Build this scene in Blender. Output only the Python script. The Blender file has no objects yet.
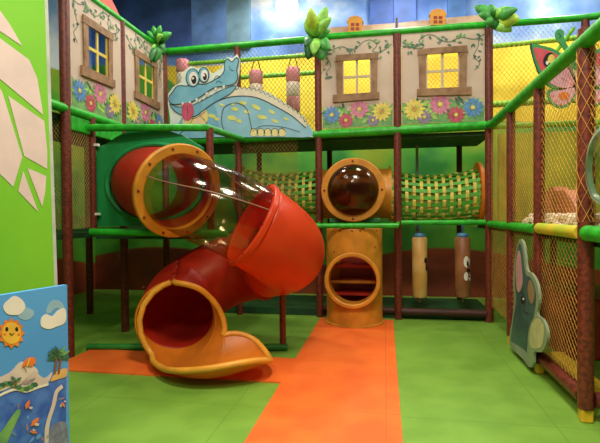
import bpy, math, random
from mathutils import Vector, Matrix
from mathutils.geometry import tessellate_polygon
random.seed(7)
PI = math.pi
COL = bpy.context.scene.collection
V = Vector

# ---------------------------------------------------------------- camera
FPX = 470.0
EYE = V((0, 0, 1.35))
YAW, PITCH, ROLL = math.radians(10.25), math.radians(-1.0), math.radians(0.5)
cam_data = bpy.data.cameras.new('camera')
cam = bpy.data.objects.new('camera', cam_data); COL.objects.link(cam)
CAM_R = (Matrix.Rotation(YAW, 3, 'Z') @ Matrix.Rotation(PI/2 + PITCH, 3, 'X') @ Matrix.Rotation(-ROLL, 3, 'Z'))
cam.matrix_world = Matrix.Translation(EYE) @ CAM_R.to_4x4()
cam_data.sensor_fit = 'HORIZONTAL'; cam_data.sensor_width = 36
cam_data.lens = FPX / 600 * 36
cam_data.clip_start = 0.05
bpy.context.scene.camera = cam

def U(px, py, p0, n):
    """a measured point of the photograph placed on a real plane"""
    d = CAM_R @ V(((px - 300) / FPX, -(py - 221.5) / FPX, -1))
    p0, n = V(p0), V(n)
    return EYE + d * ((p0 - EYE).dot(n) / d.dot(n))
def UY(px, py, y): return U(px, py, (0, y, 0), (0, 1, 0))
def UX(px, py, x): return U(px, py, (x, 0, 0), (1, 0, 0))
def UZ(px, py, z): return U(px, py, (0, 0, z), (0, 0, 1))

# ---------------------------------------------------------------- materials
def lin(c):
    return tuple(((v/255)/12.92 if v/255 <= 0.04045 else ((v/255+0.055)/1.055)**2.4) for v in c) + (1,)
_m = {}
def mat(name, rgb, rough=0.5, var=0.0, scale=8, rgb2=None, spec=0.5, emit=0, bump=0, trans=0, coat=0):
    if name in _m: return _m[name]
    m = bpy.data.materials.new(name); m.use_nodes = True
    nt = m.node_tree; b = nt.nodes['Principled BSDF']
    b.inputs['Base Color'].default_value = lin(rgb)
    b.inputs['Roughness'].default_value = rough
    b.inputs['Specular IOR Level'].default_value = spec
    if coat: b.inputs['Coat Weight'].default_value = coat
    if emit:
        b.inputs['Emission Color'].default_value = lin(rgb); b.inputs['Emission Strength'].default_value = emit
    if var or rgb2 or bump:
        tc = nt.nodes.new('ShaderNodeTexCoord'); nz = nt.nodes.new('ShaderNodeTexNoise')
        nz.inputs['Scale'].default_value = scale; nz.inputs['Detail'].default_value = 4
        nt.links.new(tc.outputs['Object'], nz.inputs['Vector'])
        if var or rgb2:
            r = nt.nodes.new('ShaderNodeValToRGB')
            r.color_ramp.elements[0].position = 0.38; r.color_ramp.elements[1].position = 0.62
            c2 = rgb2 or tuple(max(0, min(255, v*(1-var))) for v in rgb)
            r.color_ramp.elements[0].color = lin(c2); r.color_ramp.elements[1].color = lin(rgb)
            nt.links.new(nz.outputs['Fac'], r.inputs['Fac']); nt.links.new(r.outputs['Color'], b.inputs['Base Color'])
        if bump:
            bp = nt.nodes.new('ShaderNodeBump'); bp.inputs['Strength'].default_value = bump
            bp.inputs['Distance'].default_value = 0.01
            nt.links.new(nz.outputs['Fac'], bp.inputs['Height']); nt.links.new(bp.outputs['Normal'], b.inputs['Normal'])
    if trans:
        tr = nt.nodes.new('ShaderNodeBsdfTranslucent'); tr.inputs['Color'].default_value = lin(rgb)
        mx = nt.nodes.new('ShaderNodeMixShader'); mx.inputs['Fac'].default_value = trans
        out = nt.nodes['Material Output']
        nt.links.new(b.outputs[0], mx.inputs[1]); nt.links.new(tr.outputs[0], mx.inputs[2]); nt.links.new(mx.outputs[0], out.inputs[0])
    _m[name] = m
    return m

def clear_mat(name, tint, gloss=0.12):
    if name in _m: return _m[name]
    m = bpy.data.materials.new(name); m.use_nodes = True
    nt = m.node_tree; nt.nodes.clear()
    out = nt.nodes.new('ShaderNodeOutputMaterial'); mx = nt.nodes.new('ShaderNodeMixShader')
    t = nt.nodes.new('ShaderNodeBsdfTransparent'); g = nt.nodes.new('ShaderNodeBsdfGlossy')
    lw = nt.nodes.new('ShaderNodeLayerWeight'); mr = nt.nodes.new('ShaderNodeMapRange')
    tc = nt.nodes.new('ShaderNodeTexCoord'); nz = nt.nodes.new('ShaderNodeTexNoise'); bp = nt.nodes.new('ShaderNodeBump')
    nz.inputs['Scale'].default_value = 9; bp.inputs['Strength'].default_value = 0.25; bp.inputs['Distance'].default_value = 0.02
    nt.links.new(tc.outputs['Object'], nz.inputs['Vector']); nt.links.new(nz.outputs['Fac'], bp.inputs['Height'])
    nt.links.new(bp.outputs['Normal'], g.inputs['Normal'])
    t.inputs['Color'].default_value = lin(tint); g.inputs['Roughness'].default_value = 0.12
    g.inputs['Color'].default_value = (0.9, 0.85, 0.75, 1)
    lw.inputs['Blend'].default_value = 0.35
    mr.inputs['To Min'].default_value = gloss*0.3; mr.inputs['To Max'].default_value = 0.24
    nt.links.new(lw.outputs['Facing'], mr.inputs['Value'])
    nt.links.new(mr.outputs['Result'], mx.inputs['Fac'])
    nt.links.new(t.outputs[0], mx.inputs[1]); nt.links.new(g.outputs[0], mx.inputs[2]); nt.links.new(mx.outputs[0], out.inputs[0])
    _m[name] = m
    return m

POST = mat('maroon foam padding', (122, 50, 34), 0.45, rgb2=(84, 30, 22), scale=40)
GRAIL = mat('green foam padding', (40, 185, 40), 0.4, rgb2=(28, 150, 34), scale=14)
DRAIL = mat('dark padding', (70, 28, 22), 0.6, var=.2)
DECK = mat('dark green deck', (24, 78, 34), 0.7, var=.25, scale=5)
RED = mat('red slide plastic', (240, 80, 36), 0.34, var=.08, scale=3, trans=.4)
DRED = mat('deep red plastic', (212, 58, 38), 0.38, var=.12, scale=4, trans=.5)
YEL = mat('yellow slide plastic', (226, 152, 48), 0.42, var=.12, scale=6, trans=.12)
ORG = mat('orange slide plastic', (240, 140, 40), 0.38, var=.1, scale=4, trans=.3)
CLEAR = clear_mat('clear tunnel plastic', (222, 206, 184))
SMOKE = clear_mat('smoky bubble plastic', (150, 118, 84))
BOLT = mat('dark bolt', (120, 50, 20), 0.4, var=.1)
WHITE = mat('white paint', (236, 232, 222), 0.5, var=.04)
BLACK = mat('black paint', (22, 24, 26), 0.5, var=.1)
CREAM = mat('cream house board', (206, 186, 172), 0.6, rgb2=(198, 176, 160), scale=3)
BROWN = mat('brown painted timber', (158, 122, 88), 0.6, rgb2=(128, 92, 62), scale=9)
BROWN2 = mat('dark timber paint', (118, 84, 58), 0.6, var=.15)  # darker brown for the roof stick and a poster stem
MUNT_Y = mat('yellow window bar', (226, 200, 90), 0.5, var=.08)
MUNT_W = mat('pale window bar', (206, 190, 156), 0.5, var=.1)
VINE = mat('vine paint', (104, 130, 112), 0.6, var=.2)
LEAFP = mat('leaf paint', (124, 176, 96), 0.6, rgb2=(88, 146, 92), scale=12)
LEAFD = mat('deep leaf paint', (66, 124, 90), 0.6, var=.2, scale=12)
LEAFY = mat('light leaf paint', (170, 215, 100), 0.6, var=.1)
P_BLUE = mat('blue petal', (96, 150, 216), 0.5, var=.15, scale=20)
P_PINK = mat('pink petal', (226, 130, 170), 0.5, var=.15, scale=20)
P_RED = mat('crimson petal', (206, 80, 110), 0.5, var=.15, scale=20)
P_YEL = mat('yellow petal', (236, 214, 96), 0.5, var=.1, scale=20)
P_LIL = mat('lilac petal', (150, 134, 168), 0.5, var=.15, scale=20)
NETY = mat('orange net cord', (236, 172, 80), 0.7, var=.15)
NETT = mat('tan net cord', (176, 140, 78), 0.7, var=.15)
NETD = mat('olive net cord', (120, 140, 60), 0.7, var=.15)

# ---------------------------------------------------------------- mesh builder
class MB:
    def __init__(s): s.v, s.f, s.mi, s.mats = [], [], [], []
    def m(s, m):
        if m not in s.mats: s.mats.append(m)
        return s.mats.index(m)
    def add(s, vs, fs, m):
        k = len(s.v); i = s.m(m)
        s.v += [V(p) for p in vs]
        for f in fs: s.f.append([k+j for j in f]); s.mi.append(i)
    def box(s, a, b, m):
        x0, y0, z0 = a; x1, y1, z1 = b
        s.add([(x0,y0,z0),(x1,y0,z0),(x1,y1,z0),(x0,y1,z0),(x0,y0,z1),(x1,y0,z1),(x1,y1,z1),(x0,y1,z1)],
              [(0,3,2,1),(4,5,6,7),(0,1,5,4),(1,2,6,5),(2,3,7,6),(3,0,4,7)], m)
    def slab(s, pts, off, m):
        """closed polygon of 3D points pushed along off (real thickness)"""
        pts = [V(p) for p in pts]; n = len(pts); off = V(off)
        tris = tessellate_polygon([pts])
        vs = pts + [p + off for p in pts]
        fs = [tuple(t) for t in tris] + [tuple(j+n for j in reversed(t)) for t in tris]
        fs += [(i, (i+1) % n, (i+1) % n + n, i+n) for i in range(n)]
        s.add(vs, fs, m)
    def slab_hole(s, outer, hole, off, m):
        outer = [V(p) for p in outer]; hole = [V(p) for p in hole]; off = V(off)
        allp = outer+hole; n = len(allp); no = len(outer); nh = len(hole)
        tris = tessellate_polygon([outer, hole])
        fs = [tuple(t) for t in tris] + [tuple(j+n for j in reversed(t)) for t in tris]
        fs += [(i, (i+1) % no, (i+1) % no + n, i+n) for i in range(no)]
        fs += [(no+i, no+(i+1) % nh, no+(i+1) % nh + n, no+i+n) for i in range(nh)]
        s.add(allp + [p+off for p in allp], fs, m)
    def tube(s, pts, r, m, seg=10, closed=False, cap=True):
        pts = [V(p) for p in pts]; n = len(pts)
        T = []
        for i in range(n):
            a = pts[(i-1) % n] if closed else pts[max(0, i-1)]
            b = pts[(i+1) % n] if closed else pts[min(n-1, i+1)]
            T.append((b-a).normalized())
        up = V((0,0,1)) if abs(T[0].z) < .9 else V((1,0,0))
        S = T[0].cross(up).normalized()
        vs = []
        for i in range(n):
            S = (S - T[i]*S.dot(T[i])).normalized(); W = T[i].cross(S)
            rr = r(i/(max(1, n-1))) if callable(r) else r
            for k in range(seg):
                a = 2*PI*k/seg
                vs.append(pts[i] + (S*math.cos(a) + W*math.sin(a))*rr)
        fs = []
        for i in range(n if closed else n-1):
            j = (i+1) % n
            for k in range(seg):
                l = (k+1) % seg
                fs.append((i*seg+k, i*seg+l, j*seg+l, j*seg+k))
        if not closed and cap:
            fs.append(tuple(range(seg))[::-1]); fs.append(tuple((n-1)*seg+k for k in range(seg)))
        s.add(vs, fs, m)
    def lathe(s, c, axis, prof, m, seg=40, ref=None):
        """prof: (distance along axis, radius)"""
        c, A = V(c), V(axis).normalized()
        up = V((0,0,1)) if abs(A.z) < .9 else V((1,0,0))
        S = A.cross(up).normalized(); W = A.cross(S)
        vs = []
        for h, r in prof:
            for k in range(seg):
                a = 2*PI*k/seg
                vs.append(c + A*h + (S*math.cos(a)+W*math.sin(a))*max(r, 1e-4))
        fs = []
        for i in range(len(prof)-1):
            for k in range(seg):
                l = (k+1) % seg
                fs.append((i*seg+k, i*seg+l, (i+1)*seg+l, (i+1)*seg+k))
        s.add(vs, fs, m)
    def ball(s, c, r, m, seg=12, sx=1, sy=1, sz=1):
        vs, fs = [], []
        rg = seg//2
        for i in range(rg+1):
            t = PI*i/rg
            for k in range(seg):
                a = 2*PI*k/seg
                vs.append(V(c)+V((sx*r*math.sin(t)*math.cos(a), sy*r*math.sin(t)*math.sin(a), sz*r*math.cos(t))))
        for i in range(rg):
            for k in range(seg):
                l = (k+1) % seg
                fs.append((i*seg+k, (i+1)*seg+k, (i+1)*seg+l, i*seg+l))
        s.add(vs, fs, m)
    def build(s, name, parent=None, smooth=False, solid=0, bevel=0):
        if parent is not None: org = parent['_o'] if '_o' in parent else None; org = V(org) if org else V((0,0,0))
        else:
            xs = [p.x for p in s.v]; ys = [p.y for p in s.v]; zs = [p.z for p in s.v]
            org = V(((min(xs)+max(xs))/2, (min(ys)+max(ys))/2, min(zs)))
        me = bpy.data.meshes.new(name)
        me.from_pydata([p-org for p in s.v], [], s.f)
        for m in s.mats: me.materials.append(m)
        me.polygons.foreach_set('material_index', s.mi)
        me.update()
        import bmesh
        bm = bmesh.new(); bm.from_mesh(me)
        bmesh.ops.recalc_face_normals(bm, faces=bm.faces); bm.to_mesh(me); bm.free()
        if smooth:
            me.polygons.foreach_set('use_smooth', [True]*len(me.polygons))
            try: me.set_sharp_from_angle(angle=math.radians(40))
            except Exception: pass
        o = bpy.data.objects.new(name, me); COL.objects.link(o)
        if parent is not None: o.parent = parent; o.location = org - V(parent['_w'])
        else: o.location = org
        o['_o'] = list(org); o['_w'] = list(org)
        if solid:
            md = o.modifiers.new('wall', 'SOLIDIFY'); md.thickness = solid; md.offset = 0
        if bevel:
            md = o.modifiers.new('soft edge', 'BEVEL'); md.width = bevel; md.segments = 2; md.limit_method = 'ANGLE'
        return o

def thing(name, loc, label, cat, group=None):
    o = bpy.data.objects.new(name, None); COL.objects.link(o); o.location = loc
    o['_o'] = list(loc); o['_w'] = list(loc)
    o.empty_display_size = .1
    return tag(o, label, cat, group)
def tag(o, label, cat, group=None):
    o['label'] = label; o['category'] = cat
    if group: o['group'] = group
    return o
def struct(o):
    o['kind'] = 'structure'; return o

def crom(pts, n=6, closed=True):
    pts = [V(p) for p in pts]; N = len(pts); out = []
    for i in range(N if closed else N-1):
        if closed: a, b, c, d = pts[i-1], pts[i], pts[(i+1) % N], pts[(i+2) % N]
        else: a, b, c, d = pts[max(0,i-1)], pts[i], pts[i+1], pts[min(N-1,i+2)]
        for k in range(n):
            t = k/n
            out.append(0.5*((2*b)+(c-a)*t+(2*a-5*b+4*c-d)*t*t+(3*b-a-3*c+d)*t**3))
    if not closed: out.append(pts[-1])
    return out

class Board:
    """painted flat board: polygons measured on its plane, layered paint films, real thickness behind"""
    def __init__(s, p0, n, f=None):
        s.p0, s.n = V(p0), V(n).normalized(); s.f = f
    def pt(s, q): return s.f(*q) if s.f else U(q[0], q[1], s.p0, s.n)
    def pts(s, qs, smooth):
        P = [s.pt(q) for q in qs]
        return crom(P, 5) if smooth else P
    def fill(s, mb, qs, m, layer=1, smooth=True):
        P = s.pts(qs, smooth)
        mb.slab([p + s.n*(0.0012*layer) for p in P], -s.n*0.001, m)
    def body(s, mb, qs, m, thick=.02, smooth=True):
        mb.slab(s.pts(qs, smooth), -s.n*thick, m)
    def line(s, mb, qs, w, m, layer=3, closed=False, smooth=True):
        P = [s.pt(q) for q in qs]
        if smooth: P = crom(P, 5, closed)
        n = len(P); L, R = [], []
        for i in range(n):
            a = P[(i-1) % n] if closed else P[max(0, i-1)]
            b = P[(i+1) % n] if closed else P[min(n-1, i+1)]
            t = (b-a).normalized(); d = s.n.cross(t)*w*.5
            o = s.n*(0.0012*layer)
            L.append(P[i]+d+o); R.append(P[i]-d+o)
        vs = L+R
        fs = [(i, (i+1) % n, n+(i+1) % n, n+i) for i in range(n if closed else n-1)]
        mb.add(vs, fs, m)
    def oval(s, mb, c, rx, ry, m, layer=2, rot=0, k=16):
        q = []
        for i in range(k):
            a = 2*PI*i/k; x, y = rx*math.cos(a), ry*math.sin(a)
            q.append((c[0]+x*math.cos(rot)-y*math.sin(rot), c[1]+x*math.sin(rot)+y*math.cos(rot)))
        s.fill(mb, q, m, layer, False)

# ---------------------------------------------------------------- room shell
BACK, LEFT, RIGHT, CEIL = 7.75, -5.2, 6.0, 6.0
def wall_mat(name, axis):
    m = bpy.data.materials.new(name); m.use_nodes = True
    nt = m.node_tree; b = nt.nodes['Principled BSDF']; b.inputs['Roughness'].default_value = .6
    N = nt.nodes.new; Lk = nt.links.new
    g = N('ShaderNodeNewGeometry'); sp = N('ShaderNodeSeparateXYZ'); Lk(g.outputs['Position'], sp.inputs[0])
    def noise(sc, det=3, vec=None):
        n = N('ShaderNodeTexNoise'); n.inputs['Scale'].default_value = sc; n.inputs['Detail'].default_value = det
        Lk(vec or g.outputs['Position'], n.inputs['Vector']); return n.outputs['Fac']
    def math_(op, a, b_=None):
        n = N('ShaderNodeMath'); n.operation = op
        for i, x in enumerate((a, b_)):
            if x is None: continue
            if isinstance(x, (int, float)): n.inputs[i].default_value = x
            else: Lk(x, n.inputs[i])
        return n.outputs[0]
    def ramp(f, els, interp='LINEAR'):
        r = N('ShaderNodeValToRGB'); r.color_ramp.interpolation = interp
        e = r.color_ramp.elements
        e[0].position, e[0].color = els[0][0], lin(els[0][1])
        e[1].position, e[1].color = els[-1][0], lin(els[-1][1])
        for p, c in els[1:-1]:
            x = e.new(p); x.color = lin(c)
        Lk(f, r.inputs['Fac']); return r.outputs['Color']
    def mix(f, a, b_):
        n = N('ShaderNodeMix'); n.data_type = 'RGBA'; Lk(f, n.inputs['Factor'])
        for i, x in ((6, a), (7, b_)):
            if isinstance(x, tuple): n.inputs[i].default_value = lin(x)
            else: Lk(x, n.inputs[i])
        return n.outputs[2]
    z = sp.outputs['Z']; h = sp.outputs['X' if axis == 'x' else 'Y']
    # rolling painted hills: height lines wave along the wall
    def hillline(base, amp, freq, ph):
        return math_('ADD', math_('MULTIPLY', math_('SINE', math_('ADD', math_('MULTIPLY', h, freq), ph)), amp), base)
    def above(line, soft=.02):
        n = N('ShaderNodeMapRange'); n.clamp = True
        Lk(math_('SUBTRACT', z, line), n.inputs['Value']); n.inputs['From Min'].default_value = -soft; n.inputs['From Max'].default_value = soft
        return n.outputs['Result']
    brown = ramp(noise(2), [(.4, (120, 48, 26)), (.6, (146, 62, 30))])
    lowg = ramp(noise(1.3), [(.4, (60, 140, 46)), (.6, (96, 170, 50))])
    midg = ramp(noise(1.0), [(.38, (46, 140, 60)), (.5, (90, 176, 56)), (.62, (150, 180, 50))])
    yel = ramp(noise(1.6), [(.35, (236, 196, 40)), (.55, (252, 224, 70)), (.7, (240, 214, 60))])
    sky = ramp(noise(.9, 6), [(.34, (64, 108, 196)), (.45, (96, 142, 226)), (.54, (140, 180, 245)), (.63, (226, 236, 252))])
    if axis == 'y': sky = ramp(noise(.8, 5), [(.36, (96, 140, 220)), (.5, (150, 186, 240)), (.62, (226, 234, 250))])
    c = mix(above(hillline(.62, .16, 1.3, 0.4)), brown, lowg)
    c = mix(above(hillline(1.15, .25, .9, 2.0)), c, midg)
    rise = math_('MULTIPLY', math_('MAXIMUM', math_('SUBTRACT', math_('MULTIPLY', h, -1.0), 2.5), 0.0), .8)
    c = mix(above(math_('ADD', hillline(2.75, .12, 1.1, 1.0), rise)), c, yel if axis == 'x' else midg)
    c = mix(above(hillline(3.98 if axis == 'x' else 3.75, .07, 1.4, 2.4)), c, sky)
    Lk(c, b.inputs['Base Color'])
    return m
WB, WL = wall_mat('back wall mural', 'x'), wall_mat('side wall mural', 'y')
def plain(name, a, b, m):
    q = MB(); q.box(a, b, m); return struct(q.build(name))
FLOORG = mat('green floor mat', (104, 178, 44), .55, rgb2=(92, 164, 40), scale=2.2)
plain('wall_back', (LEFT-.1, BACK, 0), (RIGHT+.1, BACK+.1, CEIL), WB)
plain('wall_left', (LEFT-.1, -1, 0), (LEFT, BACK, CEIL), WL)
plain('wall_right', (RIGHT, -1, 0), (RIGHT+.1, BACK, CEIL), WL)
# floor with seams between interlocking mats
def floor_mat(name, c1, c2, seam):
    m = bpy.data.materials.new(name); m.use_nodes = True
    nt = m.node_tree; b = nt.nodes['Principled BSDF']; b.inputs['Roughness'].default_value = .5
    g = nt.nodes.new('ShaderNodeNewGeometry'); br = nt.nodes.new('ShaderNodeTexBrick'); nz = nt.nodes.new('ShaderNodeTexNoise')
    br.offset = 0; br.inputs['Scale'].default_value = 1; br.inputs['Brick Width'].default_value = 1.05
    br.inputs['Row Height'].default_value = 1.05; br.inputs['Mortar Size'].default_value = .004; br.inputs['Mortar Smooth'].default_value = .4
    nt.links.new(g.outputs['Position'], br.inputs['Vector'])
    nz.inputs['Scale'].default_value = 3; nz.inputs['Detail'].default_value = 5; nt.links.new(g.outputs['Position'], nz.inputs['Vector'])
    r = nt.nodes.new('ShaderNodeValToRGB'); r.color_ramp.elements[0].position = .4; r.color_ramp.elements[1].position = .6
    r.color_ramp.elements[0].color = lin(c1); r.color_ramp.elements[1].color = lin(c2)
    nt.links.new(nz.outputs['Fac'], r.inputs['Fac'])
    nt.links.new(r.outputs['Color'], br.inputs['Color1']); nt.links.new(r.outputs['Color'], br.inputs['Color2'])
    br.inputs['Mortar'].default_value = lin(seam)
    nt.links.new(br.outputs['Color'], b.inputs['Base Color'])
    w = nt.nodes.new('ShaderNodeTexNoise'); w.inputs['Scale'].default_value = 160
    nt.links.new(g.outputs['Position'], w.inputs['Vector'])
    bp = nt.nodes.new('ShaderNodeBump'); bp.inputs['Strength'].default_value = .3; bp.inputs['Distance'].default_value = .004
    nt.links.new(w.outputs['Fac'], bp.inputs['Height']); nt.links.new(bp.outputs['Normal'], b.inputs['Normal'])
    return m
FG = floor_mat('green mat floor', (112, 158, 54), (124, 170, 62), (96, 142, 48))
FO = floor_mat('orange mat floor', (236, 104, 38), (246, 118, 44), (214, 92, 34))
plain('floor', (LEFT-.1, -1.2, -.1), (RIGHT+.1, BACK+.1, 0), FG)
plain('ceiling', (LEFT-.1, -1.2, CEIL), (RIGHT+.1, BACK+.1, CEIL+.1), mat('ceiling paint', (120, 130, 150), .8, var=.08, scale=1))
# painted wall columns in darker blue behind the upper level
for px0, px1, k in ((112, 191, 0), (191, 226, 5), (226, 249, 1), (370, 394, 2), (394, 416, 3), (448, 466, 4)):
    a, b = UY(px0, 20, BACK-.12), UY(px1, 20, BACK-.12)
    q = MB(); q.box((a.x, BACK-(.1 if k != 3 else .14), 4.15), (b.x, BACK, CEIL),
        mat('dark sky paint %d' % k, [(66,96,172), (126,168,200), (60,104,196), (70,114,206), (84,138,220), (110,152,230)][k], .6, var=.25, scale=2))
    o = q.build('trim_%d' % (k+1)); struct(o)

def omat(name, x0, x1, y0, y1, label, h=.012):
    q = MB(); q.box((x0, y0, 0), (x1, y1, h), FO); tag(q.build(name), label, 'floor mat')
omat('orange_floor_mat', -.82, .095, .6, 5.95, 'long orange floor mat strip running from the yellow vertical tube to the front')
omat('orange_floor_mat', -2.9, -.82, 3.62, 4.24, 'orange floor mat strip passing under the spiral slide to the left wall', .0118)

# ---------------------------------------------------------------- frame: posts
X0, X1, X2, X3, X4 = -2.97, -1.92, -.84, .16, 1.25
FY = 6.05; BY = 7.1
LOW, MID, UP, TOP = .06, 1.2, 2.40, 3.58
def post(x, y, z0, z1, r, label, foot=None, m=POST, group=None):
    q = MB(); q.tube([(x, y, z0), (x, y, z1)], r, m, 16)
    if foot is None:
        return tag(q.build('padded_post', smooth=True), label, 'post', group)
    t = thing('padded_post', (x, y, 0), label, 'post', group)
    q.build('pad', t, smooth=True)
    f = MB(); f.box((x-r*.75, y-r*.75, 0), (x+r*.75, y+r*.75, z0+.01), mat('yellow foot cover', (240, 190, 40), .5, var=.1))
    f.build('foot_cover', t, bevel=.01)
    return t
post(X0, 4.0, 0, 4.6, .046, 'tall maroon padded post beside the big green leaf board')
post(X0+.02, 4.38, MID, UP-.05, .034, 'short maroon post holding the left edge of the green slide panel')
post(X0, 4.98, 0, TOP, .045, 'maroon padded post between the two left cottage boards')
post(X0, FY, 0, TOP, .045, 'maroon padded post at the corner behind the left palm leaves')
post(X1, FY, 0, TOP, .042, 'maroon padded post behind the crocodile board and slide')
post(X2, FY, 0, TOP, .045, 'maroon padded post just left of the yellow vertical tube')
post(X3, FY, 0, TOP, .048, 'maroon padded post between the two front cottage boards')
post(X4, FY, 0, TOP, .048, 'maroon padded post where front and right wing meet')
post(-3.98, 5.8, 0, UP, .045, 'maroon post standing in the shade left of the slide, farthest back')
post(-3.98, 4.6, 0, UP, .045, 'maroon post deep behind the tan net on the left')
post(-1.7, 4.43, MID-.03, 2.2, .036, 'maroon post rising behind the clear slide tunnel')
c = UZ(283, 350, 0)
post(c.x, c.y, 0, .63, .032, 'thin maroon support post beneath the red slide elbow')
post(2.32, FY, 0, TOP, .045, 'maroon post behind the butterfly board')
RW = [(5.08, .042, 'maroon post behind the elephant board on the right wing', True), (4.195, .043, 'maroon post in the middle of the orange netted right wing', True), (3.27, .048, 'thick maroon netted post nearest the viewer on the right', True)]
for y, r, lb, ft in RW:
    post(X4+.01, y, .085 if ft else 0, 2.42 if y > 3.5 else 2.50, r, lb, foot=.08)
for y, lb in ((BY, 'maroon back row post seen through the right wing net'), (5.0, 'dark post inside the right wing behind the pink panel')):
    post(2.32, y, 0, UP, .04, lb, foot=.08)
for x, lb in ((X1, 'dark back row post left of the woven tunnel'), (X2+.02, 'dark back row post behind the bubble window'), (X3+.9, 'dark back row post behind the brown punch bag')):
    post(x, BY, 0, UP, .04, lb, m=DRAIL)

# ---------------------------------------------------------------- frame: rails
def rail(pts, r, label, m=GRAIL, name='padded_rail', group=None):
    q = MB(); q.tube(pts, r, m, 14)
    return tag(q.build(name, smooth=True), label, 'rail', group)
rail([(X0, 3.2, TOP), (X0, FY-.04, TOP)], .04, 'bright green top rail above the left cottage boards')
rail([(X0, FY, TOP), (X2, FY, TOP+.02)], .045, 'bright green top rail above the crocodile board')
rail([(X2, FY, TOP+.03), (X4, FY, TOP+.03)], .045, 'bright green top rail above the front cottage boards')
rail([(X4, FY, TOP+.03), (2.3, FY, TOP+.03), (2.5, FY-.12, TOP+.0), (3.2, FY-.3, TOP-.1)], .04, 'green top rail above the butterfly board')
rail([(X0, 3.2, UP-.04), (X0, FY-.04, UP-.04)], .045, 'green deck rail below the left cottage boards')
rail([(X0+.04, 4.3, 2.23), (-1.72, 4.4, 2.2), (-1.86, FY-.05, UP-.06)], .036, 'green rail above the slide entrance panel, bent back to the front wall')
rail([(X1, FY, UP-.05), (X4, FY, UP)], .055, 'thick green deck rail below crocodile and front cottage boards')
rail([(X0, FY, UP-.05), (X1, FY, UP-.05)], .055, 'green deck rail below the crocodile head')
rail([(X4, FY-.06, UP), (X4, 5.9, UP-.02), (X4, 2.2, UP+.03)], .05, 'thick green rail rising diagonally along the top of the right wing')
rail([(X0+.04, 4.3, MID-.02), (-1.5, 4.35, MID-.04)], .036, 'green middle rail under the green slide panel')
rail([(X3+.04, FY, MID+.02), (X4-.04, FY, MID+.02)], .034, 'green middle rail above the two punch bags')
rail([(X2, FY, MID+.01), (X2+.05, 5.46, MID), (X3-.02, 5.46, MID), (X3, FY, MID+.01)], .03, 'green middle rail in front of the yellow vertical tube')
rail([(X1, FY, MID), (X2, FY, MID)], .03, 'green middle rail below the left woven tunnel')
YG = mat('yellow foam padding', (230, 190, 50), .5, var=.15)
rail([(X4, FY-.05, MID), (X4, 4.24, MID)], .042, 'green middle rail on the right wing behind the elephant board')
rail([(X4, 4.15, MID+.01), (X4, 3.32, MID+.01)], .045, 'yellow green middle rail below the pink panel', m=mat('lime padding', (150, 190, 40), .5, rgb2=(220, 190, 50), scale=3))
rail([(X4, 3.22, MID+.01), (X4, 2.2, MID+.01)], .05, 'bright green middle rail at the right edge nearest the viewer')
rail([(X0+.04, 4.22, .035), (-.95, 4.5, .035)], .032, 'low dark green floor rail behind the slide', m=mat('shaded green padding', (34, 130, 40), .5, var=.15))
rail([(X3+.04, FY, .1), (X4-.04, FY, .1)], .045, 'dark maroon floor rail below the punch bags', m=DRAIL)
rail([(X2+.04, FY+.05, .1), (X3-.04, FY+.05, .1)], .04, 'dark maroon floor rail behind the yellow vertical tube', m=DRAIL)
rail([(X4+.02, 5.03, .14), (X4+.02, 4.25, .14)], .045, 'dark maroon floor rail on the right wing behind the elephant board', m=POST)
rail([(X4+.02, 4.14, .14), (X4+.02, 3.33, .14)], .05, 'maroon floor rail between middle and nearest right posts', m=POST)
rail([(X4+.06, 3.27, .14), (2.5, 3.27, .14)], .05, 'maroon floor rail leading right from the nearest right post', m=POST)
LG = mat('lime green padding', (130, 200, 40), .5, rgb2=(90, 170, 40), scale=20)
rail([(X0, BY, TOP-.1), (X2, BY, TOP-.1)], .035, 'lime back rail behind the hanging pink and white bags', m=LG)
rail([(X4-.2, BY, TOP+.1), (3.4, BY, TOP+.18)], .035, 'lime back rail over the yellow mural on the right', m=LG)
rail([(X4+.05, FY+.1, UP), (3.4, FY+.1, UP)], .035, 'lime rail at deck height behind the right wing', m=LG)
rail([(X4-.1, BY, 2.87), (3.6, BY, 2.9)], .045, 'green upper rail behind the right wing, under the butterfly', m=LG)
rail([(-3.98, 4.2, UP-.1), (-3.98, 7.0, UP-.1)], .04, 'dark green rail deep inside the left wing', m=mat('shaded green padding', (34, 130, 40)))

# ---------------------------------------------------------------- decks
def deck(a, b, z, label, t=.05, m=DECK):
    q = MB(); q.box((a[0], a[1], z-t), (b[0], b[1], z), m)
    tag(q.build('platform_deck'), label, 'platform')
deck((X0-1.0, 3.3), (X0-.05, BY), UP-.09, 'dark green upper deck of the left wing under the cottage boards')
deck((X0-.02, FY+.06), (X4+.05, BY), UP-.06, 'dark green upper deck running behind the front cottage boards')
deck((X0-1.0, 3.3), (X0-.05, BY), MID-.03, 'dark green middle deck of the left wing behind the tan net')
deck((X0, 4.45), (-1.75, FY-.06), MID-.05, 'small dark green middle deck behind the slide entrance panel')
deck((X4+.06, 3.0), (2.4, BY), MID-.03, 'dark middle deck of the right wing under the white pebbles')
deck((X0-.02, FY+.06), (X4+.05, BY), .09, 'low dark green step running behind the front posts', t=.085)

q = MB(); q.box((X0-.02, 4.06, 2.17), (X0+.02, FY-.06, UP-.09), GRAIL); tag(q.build('green_fascia', bevel=.008), 'green padded fascia strip under the left wing deck rail', 'pad')
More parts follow.
